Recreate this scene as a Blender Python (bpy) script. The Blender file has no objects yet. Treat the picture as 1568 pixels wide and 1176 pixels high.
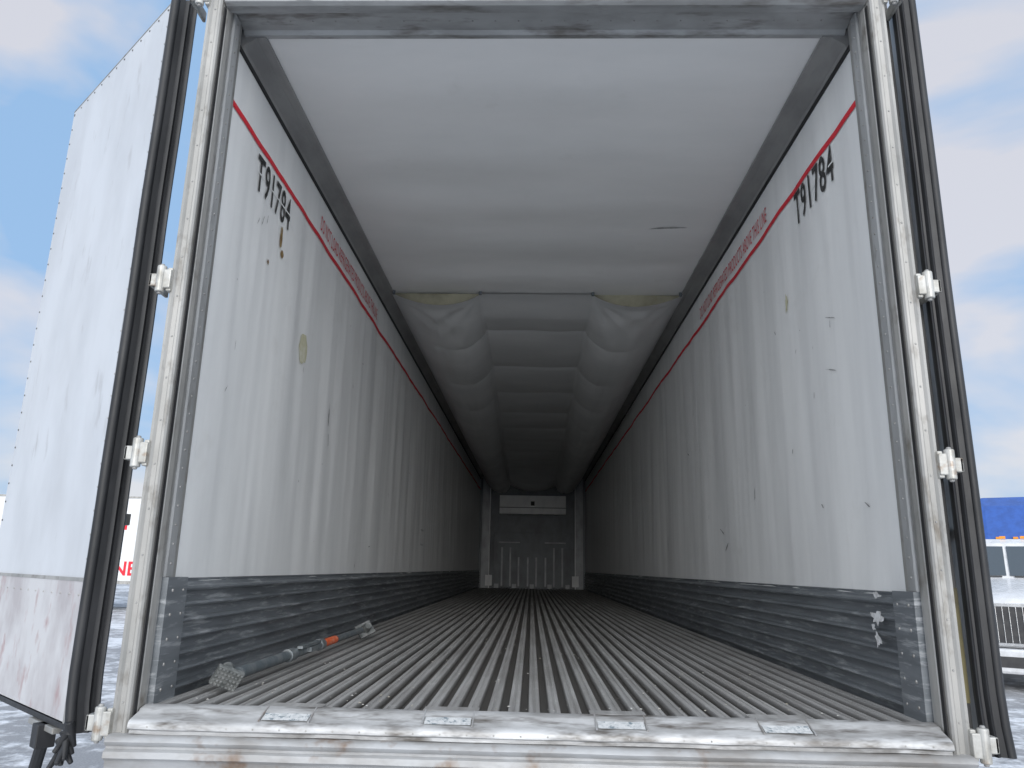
import bpy, bmesh, math, random
from mathutils import Vector, Matrix, noise
random.seed(7)
scene = bpy.context.scene
scene.view_settings.view_transform = 'Standard'
scene.view_settings.look = 'None'
scene.view_settings.exposure = 0

HW = 1.285     # inner half width
DX = .025
H = 2.655      # ceiling height above floor
L = 15.9       # interior length
GZ = -1.30     # ground level
CAM = Vector((-0.015, -2.6, 0.455))

# ------------------------------------------------------------------ materials
def ramp(nt, src, p0, c0, p1, c1):
    r = nt.nodes.new('ShaderNodeValToRGB')
    r.color_ramp.elements[0].position = p0
    r.color_ramp.elements[0].color = (*c0, 1) if len(c0) == 3 else c0
    r.color_ramp.elements[1].position = p1
    r.color_ramp.elements[1].color = (*c1, 1) if len(c1) == 3 else c1
    nt.links.new(src, r.inputs[0])
    return r.outputs[0]

def mixc(nt, fac, a, b, mode='MIX'):
    m = nt.nodes.new('ShaderNodeMix'); m.data_type = 'RGBA'; m.blend_type = mode
    for sock, v in ((m.inputs[0], fac), (m.inputs[6], a), (m.inputs[7], b)):
        if hasattr(v, 'is_linked'):
            nt.links.new(v, sock)
        elif isinstance(v, (int, float)):
            sock.default_value = v
        else:
            sock.default_value = (*v, 1)
    return m.outputs[2]

def nz(nt, scale=(1, 1, 1), s=1.0, detail=4, rough=0.55, loc=(0, 0, 0)):
    tc = nt.nodes.new('ShaderNodeTexCoord')
    mp = nt.nodes.new('ShaderNodeMapping')
    mp.inputs['Scale'].default_value = scale
    mp.inputs['Location'].default_value = loc
    nt.links.new(tc.outputs['Object'], mp.inputs[0])
    n = nt.nodes.new('ShaderNodeTexNoise')
    n.inputs['Scale'].default_value = s
    n.inputs['Detail'].default_value = min(detail, 4)
    n.inputs['Roughness'].default_value = rough
    nt.links.new(mp.outputs[0], n.inputs[0])
    return n.outputs[0]

def bump(nt, h, strength=0.2, dist=0.01, prev=None):
    b = nt.nodes.new('ShaderNodeBump')
    b.inputs['Strength'].default_value = strength
    b.inputs['Distance'].default_value = dist
    nt.links.new(h, b.inputs['Height'])
    if prev is not None:
        nt.links.new(prev, b.inputs['Normal'])
    return b.outputs[0]

def base_mat(name, col=(.5, .5, .5), rough=.5, metal=0.0):
    m = bpy.data.materials.new(name); m.use_nodes = True
    nt = m.node_tree
    p = nt.nodes['Principled BSDF']
    p.inputs['Base Color'].default_value = (*col, 1)
    p.inputs['Roughness'].default_value = rough
    p.inputs['Metallic'].default_value = metal
    return m, nt, p

def worn(name, col, col2, rough=.5, metal=0.0, scale=(1, 1, 1), s=6, lo=.4, hi=.65,
         col3=None, s3=40, lo3=.55, hi3=.7, scale3=(1, 1, 1), bs=.15, bd=.004):
    m, nt, p = base_mat(name, col, rough, metal)
    n = nz(nt, scale, s, 4, .6)
    c = ramp(nt, n, lo, col, hi, col2)
    if col3:
        n3 = nz(nt, scale3, s3, 4, .65, (3, 5, 1))
        f = ramp(nt, n3, lo3, (0, 0, 0), hi3, (1, 1, 1))
        c = mixc(nt, f, c, col3)
    nt.links.new(c, p.inputs['Base Color'])
    nb = nz(nt, scale, s * 3, 3, .6, (9, 2, 4))
    nt.links.new(bump(nt, nb, bs, bd), p.inputs['Normal'])
    rr = nt.nodes.new('ShaderNodeMapRange')
    rr.inputs[3].default_value = max(0.05, rough - .12); rr.inputs[4].default_value = min(1, rough + .15)
    nt.links.new(nb, rr.inputs[0]); nt.links.new(rr.outputs[0], p.inputs['Roughness'])
    return m

def liner_mat():
    m, nt, p = base_mat('wall_liner', (.8, .81, .82), .40)
    a = nz(nt, (1, 5, .5), 1.3, 3, .55)
    c = ramp(nt, a, .35, (.79, .80, .80), .62, (.88, .89, .885))
    b = nz(nt, (1, 1, 1), 2.2, 4, .7, (4, 1, 7))
    f = ramp(nt, b, .60, (0, 0, 0), .78, (.28, .28, .28))
    c = mixc(nt, f, c, (.55, .54, .50))
    d = nz(nt, (1, 26, 3), 1.0, 4, .75, (1, 9, 3))
    f2 = ramp(nt, d, .70, (0, 0, 0), .76, (.35, .35, .35))
    c = mixc(nt, f2, c, (.42, .42, .43))
    nt.links.new(c, p.inputs['Base Color'])
    h = nz(nt, (1, 4, .6), 2.0, 2, .5)
    nt.links.new(bump(nt, h, .22, .010), p.inputs['Normal'])
    return m

def ceiling_mat(name, c0, c1, rough=.5):
    m, nt, p = base_mat(name, c0, rough)
    a = nz(nt, (.6, 1.6, 1), 1.5, 4, .6)
    c = ramp(nt, a, .35, c0, .65, c1)
    b = nz(nt, (1, 1, 1), 3, 4, .7, (4, 1, 7))
    f = ramp(nt, b, .62, (0, 0, 0), .8, (.25, .25, .25))
    c = mixc(nt, f, c, (.58, .57, .54))
    nt.links.new(c, p.inputs['Base Color'])
    h = nz(nt, (.8, 3, 1), 1.2, 3, .5)
    nt.links.new(bump(nt, h, .22, .012), p.inputs['Normal'])
    return m

FD = .022  # rib depth
def floor_mat():
    m, nt, p = base_mat('floor_aluminium', (.4, .4, .4), .52, .2)
    tc = nt.nodes.new('ShaderNodeTexCoord'); sp = nt.nodes.new('ShaderNodeSeparateXYZ')
    nt.links.new(tc.outputs['Object'], sp.inputs[0])
    a = nz(nt, (14, .5, 1), 1.6, 4, .65)
    top = ramp(nt, a, .35, (.30, .295, .29), .66, (.48, .48, .475))
    b = nz(nt, (1, 1, 1), 14, 4, .7, (5, 0, 0))
    f = ramp(nt, b, .58, (0, 0, 0), .72, (.6, .6, .6))
    top = mixc(nt, f, top, (.62, .62, .61))
    d = nz(nt, (1, .6, 1), 2.2, 4, .6, (8, 3, 0))
    f4 = ramp(nt, d, .45, (0, 0, 0), .72, (.5, .5, .5))
    top = mixc(nt, f4, top, (.21, .20, .19))
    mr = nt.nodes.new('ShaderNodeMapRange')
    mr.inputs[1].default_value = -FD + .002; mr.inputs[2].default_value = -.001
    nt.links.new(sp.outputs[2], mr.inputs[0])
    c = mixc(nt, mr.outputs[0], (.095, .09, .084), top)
    nt.links.new(c, p.inputs['Base Color'])
    h = nz(nt, (10, 2, 1), 8, 3, .6)
    nt.links.new(bump(nt, h, .2, .003), p.inputs['Normal'])
    return m

def ground_mat():
    m, nt, p = base_mat('slushy_asphalt', (.5, .5, .5), .7)
    a = nz(nt, (1, 1, 1), .35, 4, .65)
    b = nz(nt, (1, 1, 1), 3.5, 4, .7, (3, 1, 0))
    fac = nt.nodes.new('ShaderNodeMath'); fac.operation = 'ADD'
    nt.links.new(a, fac.inputs[0]); nt.links.new(b, fac.inputs[1])
    hf = nt.nodes.new('ShaderNodeMath'); hf.operation = 'MULTIPLY'; hf.inputs[1].default_value = .5
    nt.links.new(fac.outputs[0], hf.inputs[0])
    f = ramp(nt, hf.outputs[0], .45, (.05, .05, .05), .56, (1, 1, 1))
    g = nz(nt, (1, 1, 1), 60, 3, .7)
    asp = ramp(nt, g, .3, (.20, .20, .205), .7, (.36, .36, .37))
    sn = ramp(nt, b, .3, (.62, .64, .66), .7, (.80, .81, .83))
    c = mixc(nt, f, asp, sn)
    nt.links.new(c, p.inputs['Base Color'])
    nt.links.new(bump(nt, f, .5, .02), p.inputs['Normal'])
    return m

M = {}
M['liner'] = liner_mat()
M['ceil'] = ceiling_mat('ceiling_liner', (.81, .815, .81), (.87, .87, .865))
M['chute'] = ceiling_mat('chute_fabric', (.60, .61, .61), (.68, .685, .685), .42)
M['floor'] = floor_mat()
M['ground'] = ground_mat()
M['scuff'] = worn('scuff_plate', (.15, .165, .18), (.24, .26, .28), .42, .3, (1, .6, 5), 2.5, .35, .65,
                  (.46, .48, .50), 9, .54, .70, (1, .5, 5), .2, .003)
M['steel'] = worn('frame_steel', (.39, .385, .37), (.26, .26, .25), .44, .35, (1, 1, .35), 5, .4, .68,
                  (.17, .155, .135), 12, .56, .74, (1, 1, .5), .25)
M['sill'] = worn('sill_metal', (.52, .53, .54), (.32, .32, .32), .45, .3, (.35, 1, 1), 14, .4, .66,
                 (.12, .11, .10), 12, .48, .66, (.35, 1.6, 1), .5, .004)
M['sill2'] = worn('bumper_metal', (.41, .42, .43), (.26, .25, .24), .5, .25, (.5, 1, 1), 8, .4, .66,
                  (.18, .11, .065), 6, .57, .72, (1, 1, 1), .4, .004)
M['cove'] = worn('cove_trim', (.33, .33, .325), (.25, .25, .25), .45, .2, (1, .4, 1), 6)
M['hdr'] = worn('header_metal', (.40, .41, .415), (.28, .285, .285), .45, .3, (.4, 1, 1), 7, .4, .65,
                (.15, .14, .13), 12, .54, .72, (.25, 1, 1))
M['jamb'] = worn('jamb_trim', (.46, .47, .475), (.34, .345, .345), .45, .3, (1, 1, .3), 7, .4, .65, (.2, .19, .18), 12, .6, .75, (1, 1, .3))
M['rubber'] = worn('gasket_rubber', (.010, .011, .013), (.024, .025, .028), .5, 0, (1, 1, .3), 8)
M['hinge'] = worn('hinge_cast', (.50, .50, .48), (.30, .29, .26), .42, .35, (1, 1, 1), 18, .4, .7,
                  (.23, .15, .09), 14, .58, .74)
M['dark'] = base_mat('dark_gap', (.02, .02, .021), .7)[0]
M['darkmetal'] = worn('weathered_edge', (.08, .08, .082), (.15, .15, .15), .6, .2, (1, 1, .15), 9, .4, .6)
M['yellow'] = worn('old_foam', (.20, .175, .09), (.10, .09, .06), .8, 0, (1, 1, .3), 14)
M['beige'] = worn('beige_hem', (.48, .46, .34), (.34, .32, .23), .8, 0)
M['door'] = worn('door_panel', (.54, .565, .60), (.47, .49, .52), .5, 0, (1, 1, .5), 2.5, .4, .65,
                 (.38, .385, .40), 10, .60, .76, (1, 1, .3), .08, .002)
M['kick'] = worn('door_kick', (.54, .54, .55), (.40, .38, .39), .5, .1, (1, 1, .6), 5, .4, .65,
                 (.34, .21, .21), 7, .56, .70, (1, 1, .5))
M['shell'] = worn('trailer_skin', (.72, .73, .74), (.64, .65, .66), .4, 0)
M['red'] = worn('red_paint', (.74, .008, .025), (.62, .015, .035), .5, 0, (1, 3, 3), 6)
M['redtext'] = worn('red_letters', (.66, .015, .03), (.66, .05, .06), .5, 0, (1, 3, 3), 12, .5, .7)
M['black'] = worn('black_stencil', (.02, .02, .02), (.08, .08, .08), .6, 0, (1, 1, 1), 22, .5, .7)
M['tapeye'] = worn('tape_residue', (.56, .54, .36), (.70, .69, .58), .6, 0, (1, 1, 1), 20)
M['brown'] = worn('torn_brown', (.16, .08, .035), (.32, .24, .10), .8, 0, (1, 1, 1), 30)
M['scratch'] = worn('scratch_dark', (.20, .20, .205), (.5, .5, .5), .6, 0, (1, 1, 1), 30)
M['smudge'] = worn('smudge', (.38, .38, .38), (.6, .6, .6), .6, 0, (1, 1, 1), 30)
M['chip'] = worn('white_chip', (.75, .76, .77), (.5, .5, .5), .6, 0, (1, 1, 1), 40)
M['reflect'] = worn('reflective_plate', (.74, .76, .77), (.55, .58, .6), .35, .2, (1, 1, 1), 70, .42, .6,
                    (.2, .26, .3), 45, .56, .64)
M['bulk'] = worn('bulkhead_grey', (.15, .17, .185), (.11, .12, .135), .5, .1, (1, 1, .6), 4)
M['bulk2'] = worn('bulkhead_frame', (.36, .38, .40), (.26, .27, .29), .5, .2, (1, 1, .6), 6)
M['bulkw'] = worn('bulkhead_white', (.80, .82, .83), (.7, .72, .74), .5, 0, (1, 1, .6), 6)
M['barm'] = worn('bar_steel', (.16, .19, .21), (.28, .30, .31), .4, .4, (1, 1, 1), 12)
M['barr'] = worn('bar_rubber', (.10, .11, .11), (.24, .25, .25), .7, 0, (1, 1, 1), 25)
M['orange'] = worn('orange_label', (.75, .13, .04), (.75, .35, .25), .5, 0, (1, 1, 1), 25, .5, .7)
M['tyre'] = worn('tyre', (.02, .02, .02), (.05, .05, .05), .85)
M['chrome'] = worn('chrome', (.7, .7, .7), (.55, .55, .55), .2, .95)
M['glass'] = base_mat('glass', (.05, .07, .09), .08, .0)[0]
M['twhite'] = worn('truck_white', (.66, .67, .69), (.56, .57, .58), .25, 0)
M['tblue'] = worn('truck_blue', (.03, .10, .38), (.025, .08, .30), .2, 0)
M['tblack'] = worn('truck_plastic', (.03, .03, .033), (.05, .05, .05), .5, 0)
M['lamp'] = base_mat('lamp_lens', (.7, .7, .66), .12, .2)[0]
M['amber'] = base_mat('amber_lens', (.8, .3, .02), .25)[0]
M['green'] = worn('reefer_unit', (.04, .09, .08), (.08, .12, .11), .5, 0)
M['cladding'] = worn('warehouse_cladding', (.36, .38, .42), (.30, .32, .35), .6, 0, (4, 4, .2), 1)
M['debris'] = worn('debris', (.6, .6, .58), (.3, .27, .2), .8)

# ------------------------------------------------------------------ builders
class MB:
    def __init__(s): s.v = []; s.f = []; s.m = []; s.mats = []; s.T = None
    def mi(s, mat):
        if mat not in s.mats: s.mats.append(mat)
        return s.mats.index(mat)
    def add(s, vs, fs, mat):
        o = len(s.v); k = s.mi(mat)
        for p in vs:
            p = Vector(p)
            s.v.append(s.T @ p if s.T else p)
        for f in fs:
            s.f.append([i + o for i in f]); s.m.append(k)
    def box(s, x0, x1, y0, y1, z0, z1, mat):
        vs = [(x, y, z) for z in (z0, z1) for y in (y0, y1) for x in (x0, x1)]
        s.add(vs, [(0, 2, 3, 1), (4, 5, 7, 6), (0, 1, 5, 4), (2, 6, 7, 3), (0, 4, 6, 2), (1, 3, 7, 5)], mat)
    def prism(s, prof, axis, a0, a1, mat, cap=True, n=1):
        k = len(prof); vs = []
        for j in range(n + 1):
            a = a0 + (a1 - a0) * j / n
            for (p, q) in prof:
                vs.append({'x': (a, p, q), 'y': (p, a, q), 'z': (p, q, a)}[axis])
        fs = []
        for j in range(n):
            for i in range(k):
                i2 = (i + 1) % k
                fs.append((j * k + i, j * k + i2, (j + 1) * k + i2, (j + 1) * k + i))
        if cap:
            fs.append(tuple(range(k))[::-1]); fs.append(tuple(n * k + i for i in range(k)))
        s.add(vs, fs, mat)
    def cyl(s, p0, p1, r, mat, n=16, r1=None):
        p0 = Vector(p0); p1 = Vector(p1); r1 = r if r1 is None else r1
        d = (p1 - p0).normalized()
        a = Vector((0, 0, 1)) if abs(d.z) < .9 else Vector((1, 0, 0))
        u = d.cross(a).normalized(); w = d.cross(u)
        vs = []
        for (c, rr) in ((p0, r), (p1, r1)):
            for i in range(n):
                t = 2 * math.pi * i / n
                vs.append(c + rr * (math.cos(t) * u + math.sin(t) * w))
        fs = [(i, (i + 1) % n, n + (i + 1) % n, n + i) for i in range(n)]
        fs.append(tuple(range(n))[::-1]); fs.append(tuple(range(n, 2 * n)))
        s.add(vs, fs, mat)
    def rivet(s, c, nrm, r, mat):
        c = Vector(c); d = Vector(nrm).normalized()
        s.cyl(c - d * .001, c + d * r * .45, r, mat, 8, r * .6)
    def loft(s, secs, mat, cap=True):
        k = len(secs[0]); vs = [p for q in secs for p in q]; fs = []
        for j in range(len(secs) - 1):
            for i in range(k):
                i2 = (i + 1) % k
                fs.append((j * k + i, j * k + i2, (j + 1) * k + i2, (j + 1) * k + i))
        if cap:
            fs.append(tuple(range(k))[::-1]); fs.append(tuple((len(secs) - 1) * k + i for i in range(k)))
        s.add(vs, fs, mat)
    def done(s, name, parent=None, smooth=False, bevel=0.0, seg=2, recalc=True):
        me = bpy.data.meshes.new(name)
        me.from_pydata([tuple(p) for p in s.v], [], s.f)
        for mt in s.mats: me.materials.append(mt)
        for p, k in zip(me.polygons, s.m): p.material_index = k
        if recalc:
            bm = bmesh.new(); bm.from_mesh(me)
            bmesh.ops.recalc_face_normals(bm, faces=bm.faces); bm.to_mesh(me); bm.free()
        if smooth:
            for p in me.polygons: p.use_smooth = True
        ob = bpy.data.objects.new(name, me); scene.collection.objects.link(ob)
        if bevel:
            b = ob.modifiers.new('bevel', 'BEVEL'); b.width = bevel; b.segments = seg
            b.limit_method = 'ANGLE'; b.angle_limit = math.radians(40)
        if parent: ob.parent = parent
        return ob

def empty(name, loc=(0, 0, 0), rotz=0):
    e = bpy.data.objects.new(name, None); scene.collection.objects.link(e)
    e.location = loc; e.rotation_euler = (0, 0, rotz); e.empty_display_size = .2
    return e

def smoothby(ob, ang=35):
    me = ob.data
    for p in me.polygons: p.use_smooth = True
    try:
        me.set_sharp_from_angle(angle=math.radians(ang))
    except Exception:
        pass

def grid(name, nu, nv, fn, mat, parent, smooth=True):
    mb = MB()
    vs = [fn(i / nu, j / nv) for j in range(nv + 1) for i in range(nu + 1)]
    fs = [(j * (nu + 1) + i, j * (nu + 1) + i + 1, (j + 1) * (nu + 1) + i + 1, (j + 1) * (nu + 1) + i)
          for j in range(nv) for i in range(nu)]
    mb.add(vs, fs, mat)
    return mb.done(name, parent, smooth)

def sstep(a, b, x):
    t = max(0, min(1, (x - a) / (b - a))); return t * t * (3 - 2 * t)

# ------------------------------------------------------------------ trailer
TR = empty('semi_trailer')
ZB = .40
RL = 2.315   # red load line height

def wall_off(side, y, z):
    sd = 3.1 if side < 0 else 17.7
    k = sstep(.05, .35, y) * sstep(2.6, 2.2, z) * (.55 + .45 * sstep(.4, .7, z))
    a = noise.noise(Vector((y * 2.0, z * .38, sd))) * .013
    b = noise.noise(Vector((y * 5.2, z * .7, sd + 4))) * .006
    c = noise.noise(Vector((y * 13, z * 1.1, sd + 9))) * .0014
    q = .0035 * sstep(.55, .40, z) * sstep(.8, .1, y) * (1 + math.sin(y * 19)) * (1 if side > 0 else .3)
    return max(-.02, (a + b + c) * k) + .004 + q

def wall_pt(side, y, z, off=0.0):
    return (side * (HW - wall_off(side, y, z) - off), y, z)

Y0W = 0.065
for side, nm in ((-1, 'wall_liner_left'), (1, 'wall_liner_right')):
    grid(nm, 640, 34, lambda u, v, s=side: wall_pt(s, Y0W + (L - Y0W) * (u ** 1.25), ZB - .012 + (H - .05 - ZB) * v),
         M['liner'], TR)

def conform(name, pts_faces, side, mat, off=.0035):
    vs, fs = pts_faces
    mb = MB(); mb.add([wall_pt(side, y, z, off) for (y, z) in vs], fs, mat)
    return mb.done(name, TR, recalc=False)

for side in (-1, 1):
    n = 700; vs = []; fs = []
    for i in range(n + 1):
        y = Y0W + .01 + (L - .2) * (i / n) ** 1.25
        zc = RL + noise.noise(Vector((y * .9, side * 5, 0))) * .012
        vs += [(y, zc - .014), (y, zc + .014)]
    for i in range(n): fs.append((2 * i, 2 * i + 2, 2 * i + 3, 2 * i + 1))
    conform('load_line', (vs, fs), side, M['red'])

def text_mesh(body, size, bold=0.0, spacing=1.0):
    cu = bpy.data.curves.new('t', 'FONT'); cu.body = body; cu.size = size
    cu.resolution_u = 3; cu.offset = bold; cu.space_character = spacing
    ob = bpy.data.objects.new('t', cu); scene.collection.objects.link(ob)
    dg = bpy.context.evaluated_depsgraph_get(); dg.update()
    me = bpy.data.meshes.new_from_object(ob.evaluated_get(dg))
    vs = [tuple(v.co) for v in me.vertices]; fs = [tuple(p.vertices) for p in me.polygons]
    bpy.data.objects.remove(ob); bpy.data.curves.remove(cu); bpy.data.meshes.remove(me)
    return vs, fs

def wall_text(name, body, side, y0, y1, z0, hgt, mat, bold=.012, spacing=1.0, stencil=False):
    vs, fs = text_mesh(body, 1.0, bold, spacing)
    xa = min(v[0] for v in vs); xb = max(v[0] for v in vs)
    za = min(v[1] for v in vs); zb = max(v[1] for v in vs)
    out = []
    for v in vs:
        t = (v[0] - xa) / (xb - xa); q = (v[1] - za) / (zb - za)
        y = y0 + (y1 - y0) * t if side < 0 else y1 - (y1 - y0) * t
        out.append((y, z0 + hgt * q))
    conform(name, (out, fs), side, mat, .005)
    if stencil:
        z = z0 + hgt * .5
        conform(name + '_bridge', ([(y0 - .005, z - .004), (y1 + .005, z - .004), (y1 + .005, z + .004), (y0 - .005, z + .004)], [(0, 1, 2, 3)]), side, M['liner'], .0065)

MSG = 'DO NOT LOAD REFRIGERATED PRODUCTS ABOVE THIS LINE'
wall_text('stencil_number_left', 'T91784', -1, .43, .89, RL - .215, .175, M['black'], .012, 1.08, True)
wall_text('stencil_number_right', 'T91784', 1, .38, .86, RL - .19, .175, M['black'], .012, 1.08, True)
wall_text('warning_text_left', MSG, -1, 1.42, 3.07, RL + .052, .090, M['redtext'], 0.0, 1.10)
wall_text('warning_text_right', MSG, 1, 1.28, 2.98, RL + .052, .090, M['redtext'], 0.0, 1.10)

def blob(side, y, z, w, h, mat, name='wall_mark', rot=0, n=14, jag=.35):
    vs = [(y, z)]; fs = []
    for i in range(n):
        t = 2 * math.pi * i / n; r = 1 - jag * random.random()
        a = math.cos(t) * w / 2 * r; b = math.sin(t) * h / 2 * r
        vs.append((y + a * math.cos(rot) - b * math.sin(rot), z + a * math.sin(rot) + b * math.cos(rot)))
    for i in range(n): fs.append((0, 1 + i, 1 + (i + 1) % n))
    conform(name, (vs, fs), side, mat, .005)

def rect(side, y, z, w, h, mat, name='wall_mark'):
    conform(name, ([(y - w / 2, z - h / 2), (y + w / 2, z - h / 2), (y + w / 2, z + h / 2), (y - w / 2, z + h / 2)],
                   [(0, 1, 2, 3)]), side, mat, .005)

blob(-1, 1.30, 1.60, .15, .19, M['tapeye'], 'tape_residue', 0, 16, .25)
blob(-1, .80, 2.03, .040, .14, M['brown'], 'torn_patch')
blob(-1, .83, 1.95, .050, .045, M['brown'], 'torn_patch')
blob(-1, .66, 1.84, .03, .035, M['brown'], 'torn_patch', jag=.6)
blob(1, 1.05, 1.80, .06, .14, M['tapeye'], 'tape_residue', jag=.7)
rect(-1, 6.1, .86, .22, .02, M['chip']); rect(-1, 6.1, .70, .22, .02, M['chip']); rect(-1, 6.0, .78, .02, .16, M['chip'])
for (s, y, z, w, h, r) in ((1, .55, 1.55, .16, .007, .35), (1, .58, 1.32, .16, .007, .3), (1, .80, .75, .05, .012, .8),
                           (1, .35, .72, .06, .010, .5), (1, 2.6, .72, .20, .015, .4), (1, 2.5, .62, .12, .012, -.5),
                           (-1, 1.9, 1.35, .02, .18, 0), (-1, 1.93, 1.2, .014, .12, .2), (-1, .35, 1.15, .05, .008, .9),
                           (-1, .40, 1.35, .006, .06, 0), (-1, .55, 2.00, .09, .006, 1.2), (-1, .60, 2.02, .08, .006, 1.4),
                           (-1, .5, 1.97, .06, .007, 1.1), (-1, 3.3, .6, .08, .012, .2), (1, 3.6, 1.4, .1, .015, .4),
                           (-1, 2.7, 1.9, .06, .01, .2), (1, 1.8, .9, .012, .1, .1), (1, 1.25, 1.7, .05, .01, .9)):
    blob(s, y, z, w, h, M['scratch'], 'scratch', r, 10, .6)
for _ in range(30):
    blob(random.choice((-1, 1)), .3 + 6 * random.random() ** 1.2, .45 + 1.6 * random.random(),
         .004 + .012 * random.random(), .01 + .05 * random.random() ** 2, M['smudge'], 'smudge', random.random() * .6, 8, .6)

# ceiling
CX = HW - .105
def ceil_z(x, y):
    e = 1 - (abs(x) / CX) ** 6
    w = math.sin(2 * math.pi * y / .61 + .4 * noise.noise(Vector((x, y * .7, 2)))) * .005
    a = noise.noise(Vector((x * .6, y * 1.5, 5))) * .018
    b = noise.noise(Vector((x * 1.6, y * 3.2, 8))) * .006
    return H + .004 + (w + a + b) * e * sstep(.12, .5, y) - .006 * e
grid('ceiling_liner', 60, 420, lambda u, v: ((u * 2 - 1) * (CX + .01), .14 + (L - .14) * v ** 1.2,
     ceil_z((u * 2 - 1) * CX, .14 + (L - .14) * v ** 1.2)), M['ceil'], TR)
mb = MB()
vs = []
for i in range(13):
    t = i / 12; w = .014 * math.sin(math.pi * t) ** .7 * (.6 + .6 * random.random())
    x = .74 + .25 * t; y = 2.0 - .02 * t
    vs += [(x, y - w, ceil_z(x, y) - .005), (x, y + w * .6, ceil_z(x, y) - .005)]
mb.add(vs, [(2 * i, 2 * i + 1, 2 * i + 3, 2 * i + 2) for i in range(12)], M['scratch'])
mb.done('ceiling_tear', TR, recalc=False)

# air chute
YC = 3.17
CE = HW - .090
CI = .46
def hem(t):
    return .105 * math.sin(math.pi * min(1, t ** .9)) ** .85
def chute_pt(u, v):
    x = (u * 2 - 1) * CE
    y = YC + (L - .05 - YC) * v ** 1.35
    c = CI + .10 * sstep(3.2, 15, y)
    d = y - YC
    ax = abs(x)
    rib = abs(math.sin(math.pi * (d + .30) / 1.22)) ** .5
    cen = .004 + .055 * sstep(0, .5, d) * rib + .03 * sstep(0, 3, d)
    if ax > c:
        t = (ax - c) / (CE - c)
        g = sstep(0, 1.3, d)
        A = .19 * g + .11 * sstep(1.4, 7, d)
        s = hem(t) * (1 - .5 * g) + A * math.sin(math.pi * min(1, t ** .85)) ** .75 + cen * (1 - t) ** 1.5
        wr = noise.noise(Vector((x * 4.5, y * .55, 3))) * .026 + noise.noise(Vector((x * 14, y * 1.1, 6))) * .008
        wr += .006 * math.sin(17 * math.atan2(d + .05, t + .05)) * sstep(1.4, 0, d)
        wr += .005 * math.sin(15 * math.atan2(d + .05, 1.05 - t)) * sstep(1.4, 0, d)
        s += wr * math.sin(math.pi * t) ** .7 * sstep(0, .2, d)
    else:
        s = cen + noise.noise(Vector((x * 2.5, y * 2.0, 3))) * .012 * sstep(0, .4, d)
    s += .26 * sstep(14.0, 15.6, y) * max(0, 1 - (x / .75) ** 2)
    return (x, y, H - .012 - s)
co = grid('air_chute', 130, 560, chute_pt, M['chute'], TR)
mb = MB()
for sd in (-1, 1):
    vs = []; n = 24
    for i in range(n + 1):
        t = i / n; x = sd * (CI + (CE - CI) * t)
        vs += [(x, YC + .05, H), (x, YC + .05, H - .012 - hem(t))]
    mb.add(vs, [(2 * i, 2 * i + 1, 2 * i + 3, 2 * i + 2) for i in range(n)], M['beige'])
mb.done('chute_inner_flap', TR, recalc=False)
mb = MB()
for sd in (-1, 1):
    for (xx) in (CI, 1.17):
        mb.cyl((sd * xx, YC - .01, H - .03), (sd * xx, YC - .01, H + .0), .012, M['bulk'], 10)
mb.done('chute_fasteners', TR)

# coves
mb = MB()
for s in (-1, 1):
    pr = [(s * (HW + .004), H - .070), (s * (HW - .010), H - .070), (s * (HW - .016), H - .050), (s * (HW - .065), H - .014),
          (s * (HW - .105), H - .010), (s * (HW - .105), H + .03), (s * (HW + .004), H + .03)]
    mb.prism(pr, 'y', .13, L, M['cove'])
    mb.box(min(s * (HW - .003), s * (HW - .012)), max(s * (HW - .003), s * (HW - .012)), .10, L, H - .088, H - .069, M['dark'])
mb.done('cove_trim', TR)

# scuff plates
mb = MB()
for s in (-1, 1):
    pr = [(s * (HW + .012), 0 - .03)]
    pr.append((s * (HW - .006), -.03))
    nr = 7; pitch = (ZB - .01) / nr
    for i in range(nr):
        z0 = .004 + i * pitch
        for (dz, dx) in ((.0, .006), (.24, .008), (.34, .030), (.46, .036), (.60, .034), (.70, .010), (.9, .006)):
            pr.append((s * (HW - dx), z0 + dz * pitch))
    pr += [(s * (HW - .012), ZB), (s * (HW + .012), ZB)]
    mb.prism(pr, 'y', .15, L, M['scuff'], True, 120)
sc = mb.done('scuff_plates', TR)
for v in sc.data.vertices:
    k = noise.noise(Vector((v.co.y * 3.1, v.co.z * 9, v.co.x))) * .006 * sstep(.15, .4, v.co.y)
    v.co.x += k
mb = MB()
for s in (-1, 1):
    xs = sorted((s * (HW + .01), s * (HW - .037)))
    mb.box(xs[0], xs[1], .0, .15, -.03, ZB + .004, M['scuff'])
for s in (-1, 1):
    for z in (.04, .12, .20, .28, .36):
        mb.rivet((s * (HW - .037), .04, z), (-s, 0, 0), .007, M['steel'])
        mb.rivet((s * (HW - .037), .12, z), (-s, 0, 0), .006, M['steel'])
mb.done('scuff_end_plates', TR)
mb = MB()
for (y, z, w, h) in ((.26, .385, .06, .022), (.27, .31, .09, .05), (.28, .23, .05, .05), (.31, .27, .03, .02)):
    n = 16; c = (HW - .0435, y, z); vs = [c]
    for i in range(n):
        t = 2 * math.pi * i / n; r = .35 + .65 * random.random()
        vs.append((HW - .0435, y + math.cos(t) * w * r * .7, z + math.sin(t) * h * r * .7))
    mb.add(vs, [(0, 1 + i, 1 + (i + 1) % n) for i in range(n)], M['chip'])
mb.done('paint_chips', TR, recalc=False)

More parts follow.
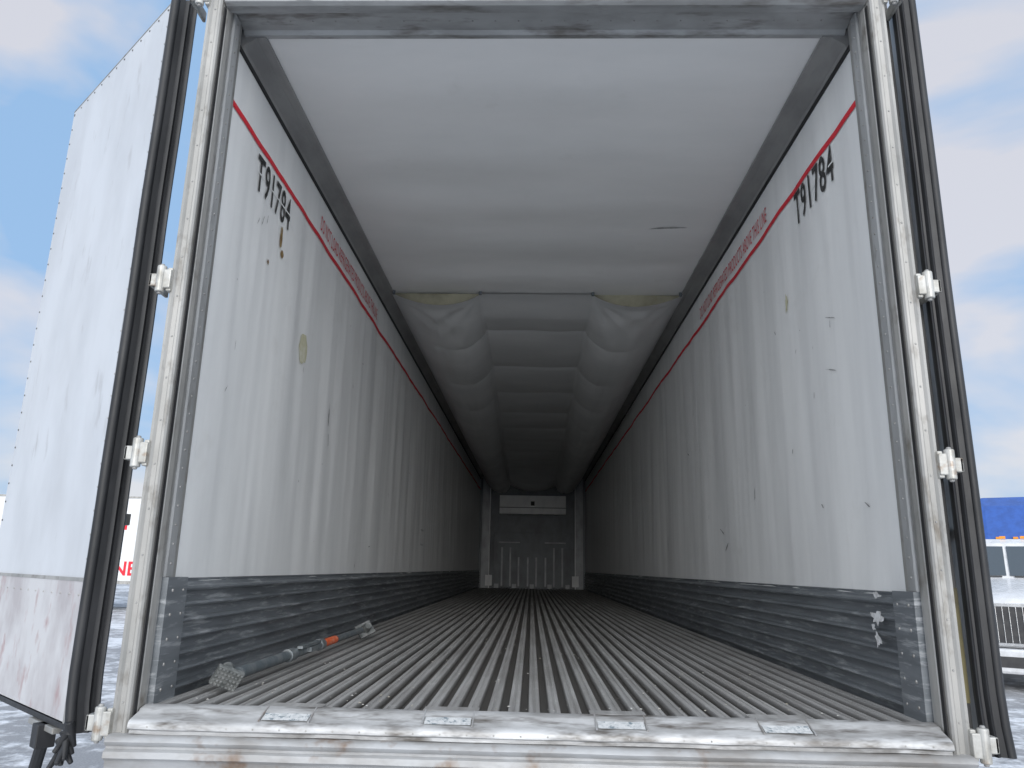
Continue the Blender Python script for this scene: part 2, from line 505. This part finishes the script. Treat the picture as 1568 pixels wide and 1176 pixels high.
# floor
mb = MB()
NR = 37; pitch = 2 * (HW - .012) / NR
pr = []
for i in range(NR):
    x0 = -(HW - .012) + i * pitch
    pr += [(x0, -FD), (x0 + pitch * .20, -FD), (x0 + pitch * .24, -.004), (x0 + pitch * .26, -.001),
           (x0 + pitch * .29, 0), (x0 + pitch * .43, 0.0), (x0 + pitch * .47, -.0035), (x0 + pitch * .55, -.0035), (x0 + pitch * .59, 0),
           (x0 + pitch * .73, 0), (x0 + pitch * .76, -.001), (x0 + pitch * .78, -.004), (x0 + pitch * .82, -FD)]
pr += [(HW + .01, -FD), (HW + .01, -.06), (-HW - .01, -.06), (-HW - .01, -FD)]
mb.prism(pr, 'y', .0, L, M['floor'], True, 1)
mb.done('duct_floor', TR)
mb = MB()
for x in (-.78, -.27, .27, .78):
    mb.box(x - .09, x + .09, -.012, .055, .0015, .007, M['floor'])
mb.done('floor_plates', TR, bevel=.002)
mb = MB()
for _ in range(340):
    x = random.uniform(-1.18, 1.18); y = .05 + 9 * random.random() ** 1.6; r = random.uniform(.002, .006)
    vs = [(x + r * math.cos(a) * random.uniform(.6, 1.3), y + r * math.sin(a) * random.uniform(.6, 1.6), .003) for a in (0, 1.3, 2.5, 3.8, 5)]
    vs.append((x, y, .003 + r * .5))
    mb.add(vs, [(i, (i + 1) % 5, 5) for i in range(5)], M['debris'])
mb.done('floor_debris', TR)

# sill
mb = MB()
pr = [(.0, -.004), (-.006, .006), (-.02, .008), (-.055, -.002), (-.060, -.008), (-.105, -.022), (-.118, -.028), (-.124, -.038), (-.124, -.05),
      (-.11, -.056), (-.11, -.066), (0, -.066)]
mb.prism(pr, 'x', -1.262, 1.262, M['sill'], True, 90)
ob = mb.done('rear_sill', TR)
for v in ob.data.vertices:
    v.co.z += noise.noise(Vector((v.co.x * 6, v.co.y * 30, 1))) * .0025
smoothby(ob, 50)
mb = MB()
pr = [(.0, -.068), (-.118, -.068), (-.134, -.074), (-.140, -.084), (-.134, -.095), (-.126, -.099), (-.126, -.106), (-.138, -.112), (-.140, -.130), (-.128, -.138),
      (-.122, -.145), (-.122, -.36), (0, -.36)]
mb.prism(pr, 'x', -1.32, 1.32, M['sill2'], True, 90)
ob = mb.done('rear_bolster', TR)
for v in ob.data.vertices:
    v.co.z += noise.noise(Vector((v.co.x * 5, v.co.y * 30, 4))) * .002
smoothby(ob, 50)
mb = MB()
for x in (-.78, -.27, .27, .78):
    y0, z0, y1, z1 = -.061, -.0050, -.104, -.0178
    mb.add([(x - .072, y0, z0), (x + .072, y0, z0), (x + .072, y1, z1), (x - .072, y1, z1)], [(0, 3, 2, 1)], M['reflect'])
    for dx in (-.078, .078):
        mb.cyl((x + dx, -.02, .008), (x + dx, -.11, -.020), .003, M['sill2'], 6)
for i in range(30):
    x = -1.2 + i * 2.4 / 29
    mb.rivet((x, -.122, -.043), (0, -1, 0), .005, M['steel'])
mb.done('sill_plates', TR, recalc=False)

# rear frame: posts
mb = MB()
JX = .026
for s in (-1, 1):
    def P(a, e=0): return [(s * (x + DX + e), y) for (x, y) in a]
    post = P([(1.248, 0.0), (1.248, -.072), (1.252, -.088), (1.258, -.094), (1.266, -.094), (1.272, -.086), (1.288, -.086), (1.296, -.094), (1.306, -.092),
              (1.312, -.08), (1.312, 0.03), (1.30, .10), (1.248, .10)])
    mb.prism(post, 'z', -.20, 2.80, M['steel'])
    mb.prism(P([(1.226, -.060), (1.218, -.052), (1.214, -.030), (1.216, -.008), (1.222, -.002), (1.226, -.002)], JX), 'z', -.05, 2.66, M['steel'])
    mb.prism(P([(1.228, .002), (1.216, .002), (1.212, .010), (1.212, .058), (1.216, .064), (1.228, .064)], JX), 'z', ZB + .005, 2.66, M['jamb'])
ob = mb.done('rear_posts', TR)
mb = MB()
for s in (-1, 1):
    for i in range(34):
        z = .45 + i * .066
        mb.rivet((s * (1.212 + DX + JX), .034, z), (-s, 0, 0), .005, M['steel'])
    for i in range(18):
        mb.rivet((s * (1.280 + DX), -.086, .02 + i * .152), (0, -1, 0), .0045, M['cove'])
    xs = sorted((s * (1.2475 + DX), s * (1.2440 + DX)))
    mb.box(xs[0], xs[1], -.080, -.061, -.05, 2.62, M['dark'])
mb.done('post_rivets', TR)
# header
mb = MB()
pr = [(-.095, 2.80), (-.095, 2.655), (-.088, 2.640), (-.070, 2.632), (-.030, 2.632), (-.024, 2.645), (-.020, 2.672), (.110, 2.665), (.122, 2.650), (.145, 2.650),
      (.145, 2.80)]
mb.prism(pr, 'x', -1.27, 1.27, M['hdr'], True, 30)
ob = mb.done('rear_header', TR)
mb = MB()
mb.box(-1.268, 1.268, -.099, -.096, 2.668, 2.674, M['dark'])
mb.box(-.9, .05, -.112, -.096, 2.70, 2.79, M['steel'])
for i in range(25):
    mb.rivet((-1.15 + i * 2.3 / 24, .06, 2.668), (0, 0, -1), .005, M['cove'])
for x in (-.95, -.03, .9):
    mb.box(x - .03, x + .03, -.104, -.0955, 2.645, 2.667, M['steel'])
mb.done('header_details', TR)

# hinges
mb = MB()
HZ = (2.66, 1.445, .815, -.04)
for s in (-1, 1):
    for z in HZ:
        def bx(a, b, *r):
            xs = sorted((s * (a + DX), s * (b + DX))); mb.box(xs[0], xs[1], *r)
        bx(1.300, 1.318, -.104, -.02, z - .045, z + .045, M['hinge'])
        bx(1.300, 1.332, -.112, -.098, z - .036, z + .036, M['hinge'])
        X = s * (1.338 + DX)
        mb.cyl((X, -.103, z - .050), (X, -.103, z + .050), .0165, M['hinge'], 18)
        mb.cyl((X, -.103, z - .058), (X, -.103, z + .058), .008, M['cove'], 12)
        bx(1.338, 1.385, -.100, -.088, z - .024, z + .024, M['hinge'])
        bx(1.372, 1.385, -.100, .03, z - .024, z + .024, M['hinge'])
mb.done('door_hinges', TR, bevel=.004, seg=2)

# doors
def door(name, P0, d, inn, length, thick=.092):
    E = empty(name); E.parent = TR
    d = Vector((*d, 0)).normalized(); inn = Vector((*inn, 0)).normalized()
    T = Matrix.Translation(Vector((*P0, 0))) @ Matrix((( d.x, -inn.x, 0, 0), (d.y, -inn.y, 0, 0), (0, 0, 1, 0), (0, 0, 0, 1)))
    Z0, Z1 = -.06, 2.70
    mb = MB(); mb.T = T
    mb.box(.02, length, .0, thick, Z0, Z1, M['door'])
    mb.box(.0199, length + .004, thick, thick + .004, Z0 - .01, Z1 + .01, M['steel'])
    mb.done(name + '_slab', E, bevel=.003)
    mb = MB(); mb.T = T
    mb.box(.03, length - .004, -.005, -.001, Z0 + .004, .385, M['kick'])
    mb.box(.03, length - .004, -.007, -.001, .385, .397, M['steel'])
    mb.box(.012, .030, -.006, -.001, Z0, Z1, M['steel'])
    for i in range(28):
        z = .46 + i * .082
        mb.rivet((length - .02, -.001, z), (0, -1, 0), .005, M['darkmetal'])
        mb.rivet((.045, -.001, z), (0, -1, 0), .005, M['steel'])
    for i in range(13):
        mb.rivet((.06 + i * (length - .08) / 12, -.001, Z1 - .02), (0, -1, 0), .005, M['darkmetal'])
        mb.rivet((.06 + i * (length - .08) / 12, -.006, .34), (0, -1, 0), .004, M['steel'])
    mb.done(name + '_trim', E)
    mb = MB(); mb.T = T
    k = thick / .092
    outline = [(.018, -.010), (.004, -.012), (-.006, -.006), (-.010, .006 * k), (-.007, .018 * k), (-.003, .021 * k), (-.003, .046 * k), (-.008, .050 * k),
               (-.014, .058 * k), (-.008, .066 * k), (-.003, .070 * k), (-.003, .080 * k), (-.012, .086 * k), (-.016, .094 * k), (-.008, .102 * k), (.018, .102 * k)]
    mb.prism(outline, 'z', Z0 - .03, Z1 + .02, M['rubber'], True, 30)
    ob = mb.done(name + '_gasket', E)
    for v in ob.data.vertices:
        k = sstep(.05, -.09, v.co.z)
        v.co.x += noise.noise(Vector((v.co.z * 1.4, 2, P0[0]))) * .006 + k * .012
    smoothby(ob, 50)
    mb = MB(); mb.T = T
    mb.box(.0, length, -.001, thick + .002, Z1 + .001, Z1 + .006, M['steel'])
    mb.box(length + .006, length + .02, .01, thick - .004, Z0, Z1, M['rubber'])
    mb.box(.0, length, .0, thick, Z0 - .022, Z0 - .004, M['rubber'])
    mb.done(name + '_edge_seal', E)
    mb = MB(); mb.T = T
    for u in (.35, .85):
        mb.cyl((u, thick + .035, Z0 - .08), (u, thick + .035, Z1), .014, M['steel'], 12)
        for z in (.2, .9, 1.7, 2.4):
            mb.box(u - .05, u + .05, thick + .004, thick + .05, z - .02, z + .02, M['hinge'])
        mb.box(u - .3, u, thick + .03, thick + .045, .58, .62, M['steel'])
    mb.done(name + '_lock_rods', E)
    return E, T
DL, TL = door('rear_door', (-1.505, -.03), (-.75, .66), (-.66, -.75), 1.20, .080)
DRt, TRt = door('rear_door_right', (1.482, -.02), (.26, .966), (.966, -.26), 1.20, .068)
mb = MB(); mb.T = TL
for k in range(9):
    mb.cyl((-.01 + .010 * k, .015 * (k % 3), -.05 - .01 * k), (.0 + .03 * math.sin(k), .03 * math.cos(k * 2), -.13 - .008 * k), .017, M['rubber'], 8, .008)
mb.box(.18, .24, -.03, .03, -.16, -.085, M['rubber']); mb.box(.10, .36, -.01, .02, -.105, -.085, M['steel'])
mb.cyl((.21, .0, -.15), (.25, .0, -.24), .02, M['rubber'], 10)
mb.done('door_bottom_rubber', DL, bevel=.004)
mb = MB()
mb.box(1.350, 1.410, .035, .060, -.12, 2.75, M['darkmetal'])
mb.box(1.393, 1.408, .028, .034, .06, .42, M['yellow'])
mb.cyl((1.352, .045, -.12), (1.352, .045, 2.75), .008, M['rubber'], 8)
mb.cyl((1.388, .036, -.12), (1.388, .036, 2.75), .005, M['steel'], 8)
for i in range(24):
    mb.rivet((1.372, .035, .50 + i * .093), (0, -1, 0), .006, M['steel'])
mb.done('door_hinge_stile', DRt)

# bulkhead (front wall)
mb = MB()
mb.box(-HW, HW, L - .02, L + .05, -.03, H, M['bulk'])
for s in (-1, 1):
    xs = sorted((s * 1.02, s * 1.22)); mb.box(xs[0], xs[1], L - .10, L - .02, 0, H, M['bulk2'])
    xs = sorted((s * 1.02, s * 1.04)); mb.box(xs[0], xs[1], L - .13, L - .10, 0, H - .1, M['bulkw'])
    mb.box(xs[0] - .07, xs[1] + .07, L - .17, L - .13, .05, .30, M['bulkw'])
mb.box(-.80, .80, L - .22, L - .02, 1.74, 2.18, M['bulkw'])
mb.box(-.80, .80, L - .225, L - .22, 1.88, 1.90, M['bulk'])
mb.box(-.045, .045, L - .24, L - .22, 1.94, 2.04, M['dark'])
mb.box(-.92, .92, L - .14, L - .02, .02, 1.30, M['bulk'])
mb.box(-.82, .82, L - .15, L - .02, 1.30, 1.68, M['bulk'])
for x, h in ((-.72, .95), (-.52, .95), (-.32, .72), (-.10, .72), (.10, .72), (.32, .72), (.52, .95), (.72, .95)):
    mb.box(x - .02, x + .02, L - .175, L - .14, .05, h, M['bulk2'])
mb.box(-.8, -.3, L - .165, L - .14, 1.05, 1.08, M['bulk2']); mb.box(.3, .8, L - .165, L - .14, 1.05, 1.08, M['bulk2'])
for x in (-.84, -.42, 0, .42, .84):
    mb.box(x - .05, x + .05, L - .20, L - .14, .0, .10, M['bulk2'])
mb.done('front_bulkhead', TR, bevel=.01, seg=1)

# exterior shell
mb = MB()
for s in (-1, 1):
    xs = sorted((s * 1.292, s * 1.322)); mb.box(xs[0], xs[1], .102, L + .25, -.20, 2.80, M['shell'])
    for i in range(26):
        xs2 = sorted((s * 1.3225, s * 1.328)); mb.box(xs2[0], xs2[1], .5 + i * .61, .53 + i * .61, -.1, 2.7, M['shell'])
mb.box(-1.322, 1.322, .148, L + .25, 2.802, 2.85, M['shell'])
mb.box(-1.290, 1.290, .148, L + .25, 2.69, 2.80, M['shell'])
mb.box(-1.290, 1.290, L + .06, L + .25, -.2, 2.69, M['shell'])
mb.box(-1.290, 1.290, .104, L + .25, -.2, -.062, M['cove'])
mb.box(-1.270, 1.270, .004, .102, -.2, -.067, M['cove'])
mb.done('trailer_shell', TR)
mb = MB()
for x in (-.5, .5): mb.box(x - .07, x + .07, .6, 15, -.45, -.2, M['tblack'])
for x in (-.8, .8): mb.box(x - .04, x + .04, .02, .14, -.80, -.36, M['sill2'])
mb.box(-1.2, 1.2, .0, .12, -.90, -.79, M['sill2'])
for y in (1.7, 2.95):
    mb.cyl((-1.05, y, GZ + .5), (1.05, y, GZ + .5), .07, M['tblack'], 12)
    for s in (-1, 1):
        for x in (.72, 1.06):
            mb.cyl((s * x, y, GZ + .5), (s * (x + .23), y, GZ + .5), .5, M['tyre'], 36)
        mb.cyl((s * 1.27, y, GZ + .5), (s * 1.295, y, GZ + .5), .27, M['steel'], 20)
for x in (-.8, .8):
    mb.box(x - .06, x + .06, 12.4, 12.52, GZ + .05, -.2, M['tblack']); mb.box(x - .15, x + .15, 12.3, 12.6, GZ, GZ + .05, M['tblack'])
mb.done('running_gear', TR)

# ------------------------------------------------------------------ load bar
LB = empty('cargo_load_bar')
mb = MB()
A = Vector((-1.12, .32, .052)); B = Vector((-1.075, 2.35, .062))
def at(t): return A + (B - A) * t
mb.cyl(at(.03), at(.55), .022, M['barm'], 18)
mb.cyl(at(.53), at(.97), .018, M['barm'], 18)
mb.cyl(at(.30), at(.34), .028, M['barm'], 18)
mb.cyl(at(.53), at(.56), .028, M['barm'], 18)
mb.cyl(at(.575), at(.68), .0205, M['orange'], 18)
mb.box(-1.11 - .01, -1.11 + .050, 1.15, 1.33, .050, .072, M['barm'])
mb.box(-1.11 + .02, -1.11 + .045, 1.02, 1.33, .076, .088, M['barm'])
ob = mb.done('tube', LB); smoothby(ob, 40)
def foot(c, ang, name, sz=.05):
    mb = MB(); mb.T = Matrix.Translation(c) @ Matrix.Rotation(ang, 4, 'Z') @ Matrix.Rotation(math.radians(30), 4, 'X') @ Matrix.Rotation(math.radians(25), 4, 'Y')
    mb.box(-sz, sz, -.018, .0, -sz * .8, sz * .8, M['barr'])
    for i in range(7):
        for j in range(5):
            x = -sz + .008 + i * (2 * sz - .016) / 6; z = -sz * .8 + .008 + j * (1.6 * sz - .016) / 4
            mb.box(x - .005, x + .005, -.024, -.018, z - .005, z + .005, M['barr'])
    mb.cyl((0, .0, 0), (0, .06, -.005), .030, M['barr'], 14, .021)
    mb.done(name, LB, bevel=.003)
foot(Vector((-1.12, .28, .054)), .35, 'foot_pad')
foot(Vector((-1.07, 2.39, .062)), math.pi + .5, 'foot_pad_far', .055)

# ------------------------------------------------------------------ ground
mb = MB()
R = 900
mb.add([(-R, -R, GZ), (R, -R, GZ), (R, R, GZ), (-R, R, GZ)], [(0, 1, 2, 3)], M['ground'])
mb.done('ground', None, recalc=False)

# ------------------------------------------------------------------ trucks
def truck(loc, rotz, paint, roof=3.55, sc=1.0):
    E = empty('semi_truck', loc, rotz); E.scale = (sc, sc, sc)
    def hs(y, hw, z0, z1):
        return [(-hw, y, z0), (-hw, y, z1 - .28), (-hw + .06, y, z1 - .1), (-hw + .2, y, z1 - .02), (0, y, z1 + .01), (hw - .2, y, z1 - .02),
                (hw - .06, y, z1 - .1), (hw, y, z1 - .28), (hw, y, z0)]
    mb = MB()
    mb.loft([hs(.22, .50, .72, 1.48), hs(.30, .56, .70, 1.56), hs(.7, .66, .7, 1.64), hs(1.7, .90, .7, 1.86), hs(1.85, .92, .7, 1.88)], paint)
    ob = mb.done('hood', E, bevel=.03, seg=3); smoothby(ob, 50)
    mb = MB()
    for s in (-1, 1):
        secs = []
        for k in range(13):
            a = math.pi * (.02 + .96 * k / 12)
            y = 1.05 - math.cos(a) * .66; z = .52 + math.sin(a) * .66
            yi = 1.05 - math.cos(a) * .58; zi = .52 + math.sin(a) * .58
            secs.append([(s * .55, y, z + .03), (s * 1.02, y, z), (s * 1.16, y, z - .05 * math.sin(a)), (s * 1.17, yi, zi), (s * .55, yi, zi)])
        mb.loft(secs, paint)
    ob = mb.done('fenders', E); smoothby(ob, 45)
    def cs(x, ins):
        return [(x, 1.78, .75), (x, 1.80 + ins, 1.86), (x, 2.22 + ins, 2.56 - ins), (x, 2.45 + ins, 2.66 - ins), (x, 3.1, roof - .25 - ins), (x, 3.6, roof - ins), (x, 5.3, roof - ins), (x, 5.3, .75)]
    mb = MB()
    mb.loft([cs(-1.16, .12), cs(-1.10, .03), cs(-.9, 0), cs(.9, .0), cs(1.10, .03), cs(1.16, .12)], paint)
    mb.done('cab', E, bevel=.04, seg=3)
    mb = MB()
    for s in (-1, 1):
        xs = sorted((s * .03, s * .98))
        x0, x1 = xs
        mb.add([(x0, 1.815, 1.93), (x1, 1.835, 1.93), (x1 * .94, 2.170, 2.50), (x0 * .96, 2.155, 2.50)], [(0, 1, 2, 3)], M['glass'])
        X = s * 1.166
        mb.add([(X, 2.05, 1.85), (X, 2.9, 1.85), (X, 2.9, 2.40), (X, 2.35, 2.40)], [(0, 1, 2, 3)], M['glass'])
        X = s * 1.163
        mb.add([(X, 3.3, 2.0), (X, 3.8, 2.0), (X, 3.8, 2.4), (X, 3.3, 2.4)], [(0, 1, 2, 3)], M['glass'])
    mb.done('windows', E, recalc=False)
    mb = MB()
    for s in (-1, 1):
        mb.box(s * .5 - .4, s * .5 + .4, 1.785, 1.81, 1.90, 1.925, M['tblack'])
        xs = sorted((s * 1.30, s * 1.48)); mb.box(xs[0], xs[1], 1.95, 2.03, 1.75, 2.35, M['tblack'])
        mb.cyl((s * 1.15, 2.05, 2.28), (s * 1.36, 1.99, 2.28), .015, M['chrome'], 8)
        mb.cyl((s * 1.15, 2.05, 1.82), (s * 1.36, 1.99, 1.82), .015, M['chrome'], 8)
        mb.cyl((s * 1.0, 1.0, 1.15), (s * 1.02, 1.0, 1.40), .012, M['tblack'], 8)
        mb.cyl((s * 1.02, .98, 1.44), (s * 1.02, 1.02, 1.44), .08, M['chrome'], 14)
    mb.done('mirrors', E, bevel=.012)
    mb = MB()
    mb.box(-.50, .50, .17, .24, .74, 1.46, M['chrome'])
    mb.box(-.44, .44, .155, .18, .79, 1.40, M['tblack'])
    for i in range(9):
        x = -.40 + i * .10; mb.box(x - .007, x + .007, .14, .16, .79, 1.40, M['chrome'])
    mb.prism([(.02, .30), (.0, .34), (.0, .66), (.03, .70), (.25, .70), (.25, .30)], 'x', -.85, .85, M['twhite'])
    mb.box(-.5, .5, -.01, .01, .40, .58, M['tblack'])
    for s in (-1, 1):
        mb.loft([[(s * .85, .02, .32), (s * .85, .02, .69), (s * .85, .26, .69), (s * .85, .26, .32)],
                 [(s * 1.17, .22, .34), (s * 1.17, .22, .69), (s * 1.17, .45, .69), (s * 1.17, .45, .34)]], M['twhite'])
        xs = sorted((s * .56, s * .98)); mb.box(xs[0], xs[1], .20, .42, .80, 1.12, paint)
        mb.cyl((s * .68, .18, .96), (s * .68, .21, .96), .085, M['lamp'], 18)
        mb.cyl((s * .87, .18, .96), (s * .87, .21, .96), .085, M['lamp'], 18)
        mb.box(s * 1.02 - .04, s * 1.02 + .04, .24, .42, .86, 1.06, M['amber'])
        mb.box(s * .68 - .08, s * .68 + .08, -.008, .01, .44, .56, M['tblack'])
    mb.done('grille_bumper_lights', E, bevel=.01)
    mb = MB()
    for (y, dual) in ((1.05, 0), (6.3, 1), (7.6, 1)):
        for s in (-1, 1):
            for x in ((.85,) if not dual else (.62, .93)):
                mb.cyl((s * x, y, .5), (s * (x + .26), y, .5), .5, M['tyre'], 32)
            mb.cyl((s * 1.10, y, .5), (s * 1.125 if not dual else s * 1.195, y, .5), .28, M['chrome'], 20)
            mb.cyl((s * 1.10, y, .5), (s * 1.17 if not dual else s * 1.22, y, .5), .10, M['chrome'], 12)
    for x in (-.4, .4): mb.box(x - .06, x + .06, .4, 8.2, .55, .85, M['tblack'])
    for s in (-1, 1):
        mb.cyl((s * .95, 2.3, .5), (s * .95, 3.8, .5), .28, M['chrome'], 20)
    ob = mb.done('chassis_wheels', E); smoothby(ob, 40)
    mb = MB()
    for i in range(5):
        mb.box(-.7 + i * .35 - .05, -.7 + i * .35 + .05, 2.42, 2.50, 2.66, 2.71, M['amber'])
    mb.done('roof_lamps', E)
    return E
truck((7.75, 10.1, GZ), math.radians(-30), M['twhite'], 2.68, .93)
truck((10.6, 13.6, GZ), math.radians(-30), M['tblue'], 3.75)
truck((16.2, 17.2, GZ), math.radians(-30), M['twhite'], 3.45)

# ------------------------------------------------------------------ far parked trailer
PT = empty('parked_trailer', (-20.3, 25.4, GZ))
mb = MB()
mb.box(-6.9, 6.7, 0, 2.6, 1.05, 4.05, M['shell'])
mb.box(-6.92, 6.72, -.02, 2.62, .93, 1.05, M['steel'])
mb.box(-6.92, 6.72, -.02, 2.62, 4.05, 4.12, M['steel'])
mb.done('box_body', PT)
mb = MB()
mb.box(6.75, 7.35, .3, 2.3, 2.1, 3.9, M['green'])
for i in range(6): mb.box(6.80, 7.30, .28, .30, 2.3 + i * .2, 2.36 + i * .2, M['tblack'])
for y in (-5.6, -4.3):
    for s in (.1, 2.2):
        mb.cyl((y, s, .5), (y, s + .3, .5), .5, M['tyre'], 28)
mb.box(4.5, 4.65, .2, .35, 0, .95, M['tblack']); mb.box(4.5, 4.65, 2.2, 2.35, 0, .95, M['tblack'])
mb.done('gear', PT)
def sign_text(body, x1, z, h, y):
    vs, fs = text_mesh(body, 1.0, .02)
    xb = max(v[0] for v in vs); zb = max(v[1] for v in vs)
    k = h / zb
    mb = MB(); mb.add([(x1 - (xb - v[0]) * k, y, z + v[1] * k) for v in vs], fs, M['red'])
    mb.done('lettering', PT, recalc=False)
sign_text('FREIGHT LINE', 5.75, 1.25, .50, -.01)
sign_text('COLD CHAIN', 5.2, 2.9, .55, -.01)

WH = empty('warehouse', (-75, 52, GZ))
mb = MB()
mb.box(-30, 22, 0, 25, 0, 6.3, M['cladding'])
mb.box(-30.2, 22.2, -.2, 25.2, 6.3, 6.7, M['bulk2'])
for i in range(9):
    mb.box(-27 + i * 5.4, -23.6 + i * 5.4, -.06, -.01, 1.1, 4.2, M['shell'])
    mb.box(-27.3 + i * 5.4, -23.3 + i * 5.4, -.4, -.0, .8, 1.05, M['tblack'])
mb.done('body', WH)

# ------------------------------------------------------------------ world
SE = math.radians(15); AZ = math.radians(176)
dirv = Vector((math.sin(AZ) * math.cos(SE), math.cos(AZ) * math.cos(SE), math.sin(SE)))
w = bpy.data.worlds.new('World'); scene.world = w; w.use_nodes = True
nt = w.node_tree; bg = nt.nodes['Background']
sky = nt.nodes.new('ShaderNodeTexSky'); sky.sky_type = 'NISHITA'; sky.sun_disc = False
sky.sun_elevation = SE; sky.sun_rotation = AZ; sky.air_density = 1.0; sky.dust_density = 1.2; sky.ozone_density = 1.5
tc = nt.nodes.new('ShaderNodeTexCoord')
mp = nt.nodes.new('ShaderNodeMapping'); mp.inputs['Scale'].default_value = (1, 1, 2.2); mp.inputs['Location'].default_value = (.3, .1, .4)
nt.links.new(tc.outputs['Generated'], mp.inputs[0])
n = nt.nodes.new('ShaderNodeTexNoise'); n.inputs['Scale'].default_value = 2.7; n.inputs['Detail'].default_value = 5; n.inputs['Roughness'].default_value = .50
n.inputs['Distortion'].default_value = .25
nt.links.new(mp.outputs[0], n.inputs[0])
cc = ramp(nt, n.outputs[0], .43, (2.3, 3.7, 5.7), .59, (4.9, 4.95, 5.4))
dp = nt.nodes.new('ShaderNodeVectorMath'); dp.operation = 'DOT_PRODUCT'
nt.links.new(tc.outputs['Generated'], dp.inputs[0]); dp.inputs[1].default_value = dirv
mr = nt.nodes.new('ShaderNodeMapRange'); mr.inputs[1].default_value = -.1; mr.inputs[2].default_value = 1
mr.inputs[3].default_value = 1; mr.inputs[4].default_value = 2.9  # extra sky brightness behind the camera, added to light the interior
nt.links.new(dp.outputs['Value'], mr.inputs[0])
# on that brightened sun side the cloud deck is whiter and continuous
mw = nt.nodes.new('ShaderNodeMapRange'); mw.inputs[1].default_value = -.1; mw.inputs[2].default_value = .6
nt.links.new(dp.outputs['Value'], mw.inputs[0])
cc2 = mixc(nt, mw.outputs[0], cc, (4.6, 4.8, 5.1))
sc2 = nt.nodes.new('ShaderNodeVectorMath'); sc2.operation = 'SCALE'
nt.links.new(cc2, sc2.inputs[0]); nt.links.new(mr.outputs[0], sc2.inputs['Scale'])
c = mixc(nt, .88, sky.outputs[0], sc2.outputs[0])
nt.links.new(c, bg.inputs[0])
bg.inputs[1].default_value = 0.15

sd = bpy.data.lights.new('sun', 'SUN'); sd.energy = 1.5; sd.angle = math.radians(32); sd.color = (1, .98, .95)
so = bpy.data.objects.new('sun', sd); scene.collection.objects.link(so)
so.rotation_euler = dirv.to_track_quat('Z', 'Y').to_euler()

# ------------------------------------------------------------------ camera
cd = bpy.data.cameras.new('camera'); cam = bpy.data.objects.new('camera', cd); scene.collection.objects.link(cam)
cd.sensor_width = 36; cd.lens = 26.3; cd.clip_start = .05; cd.clip_end = 3000
cam.matrix_world = Matrix.Translation(CAM) @ Matrix.Rotation(math.radians(1.7), 4, 'Z') @ Matrix.Rotation(math.radians(90 + 13.85), 4, 'X') @ Matrix.Rotation(math.radians(1.1), 4, 'Z')
scene.camera = cam
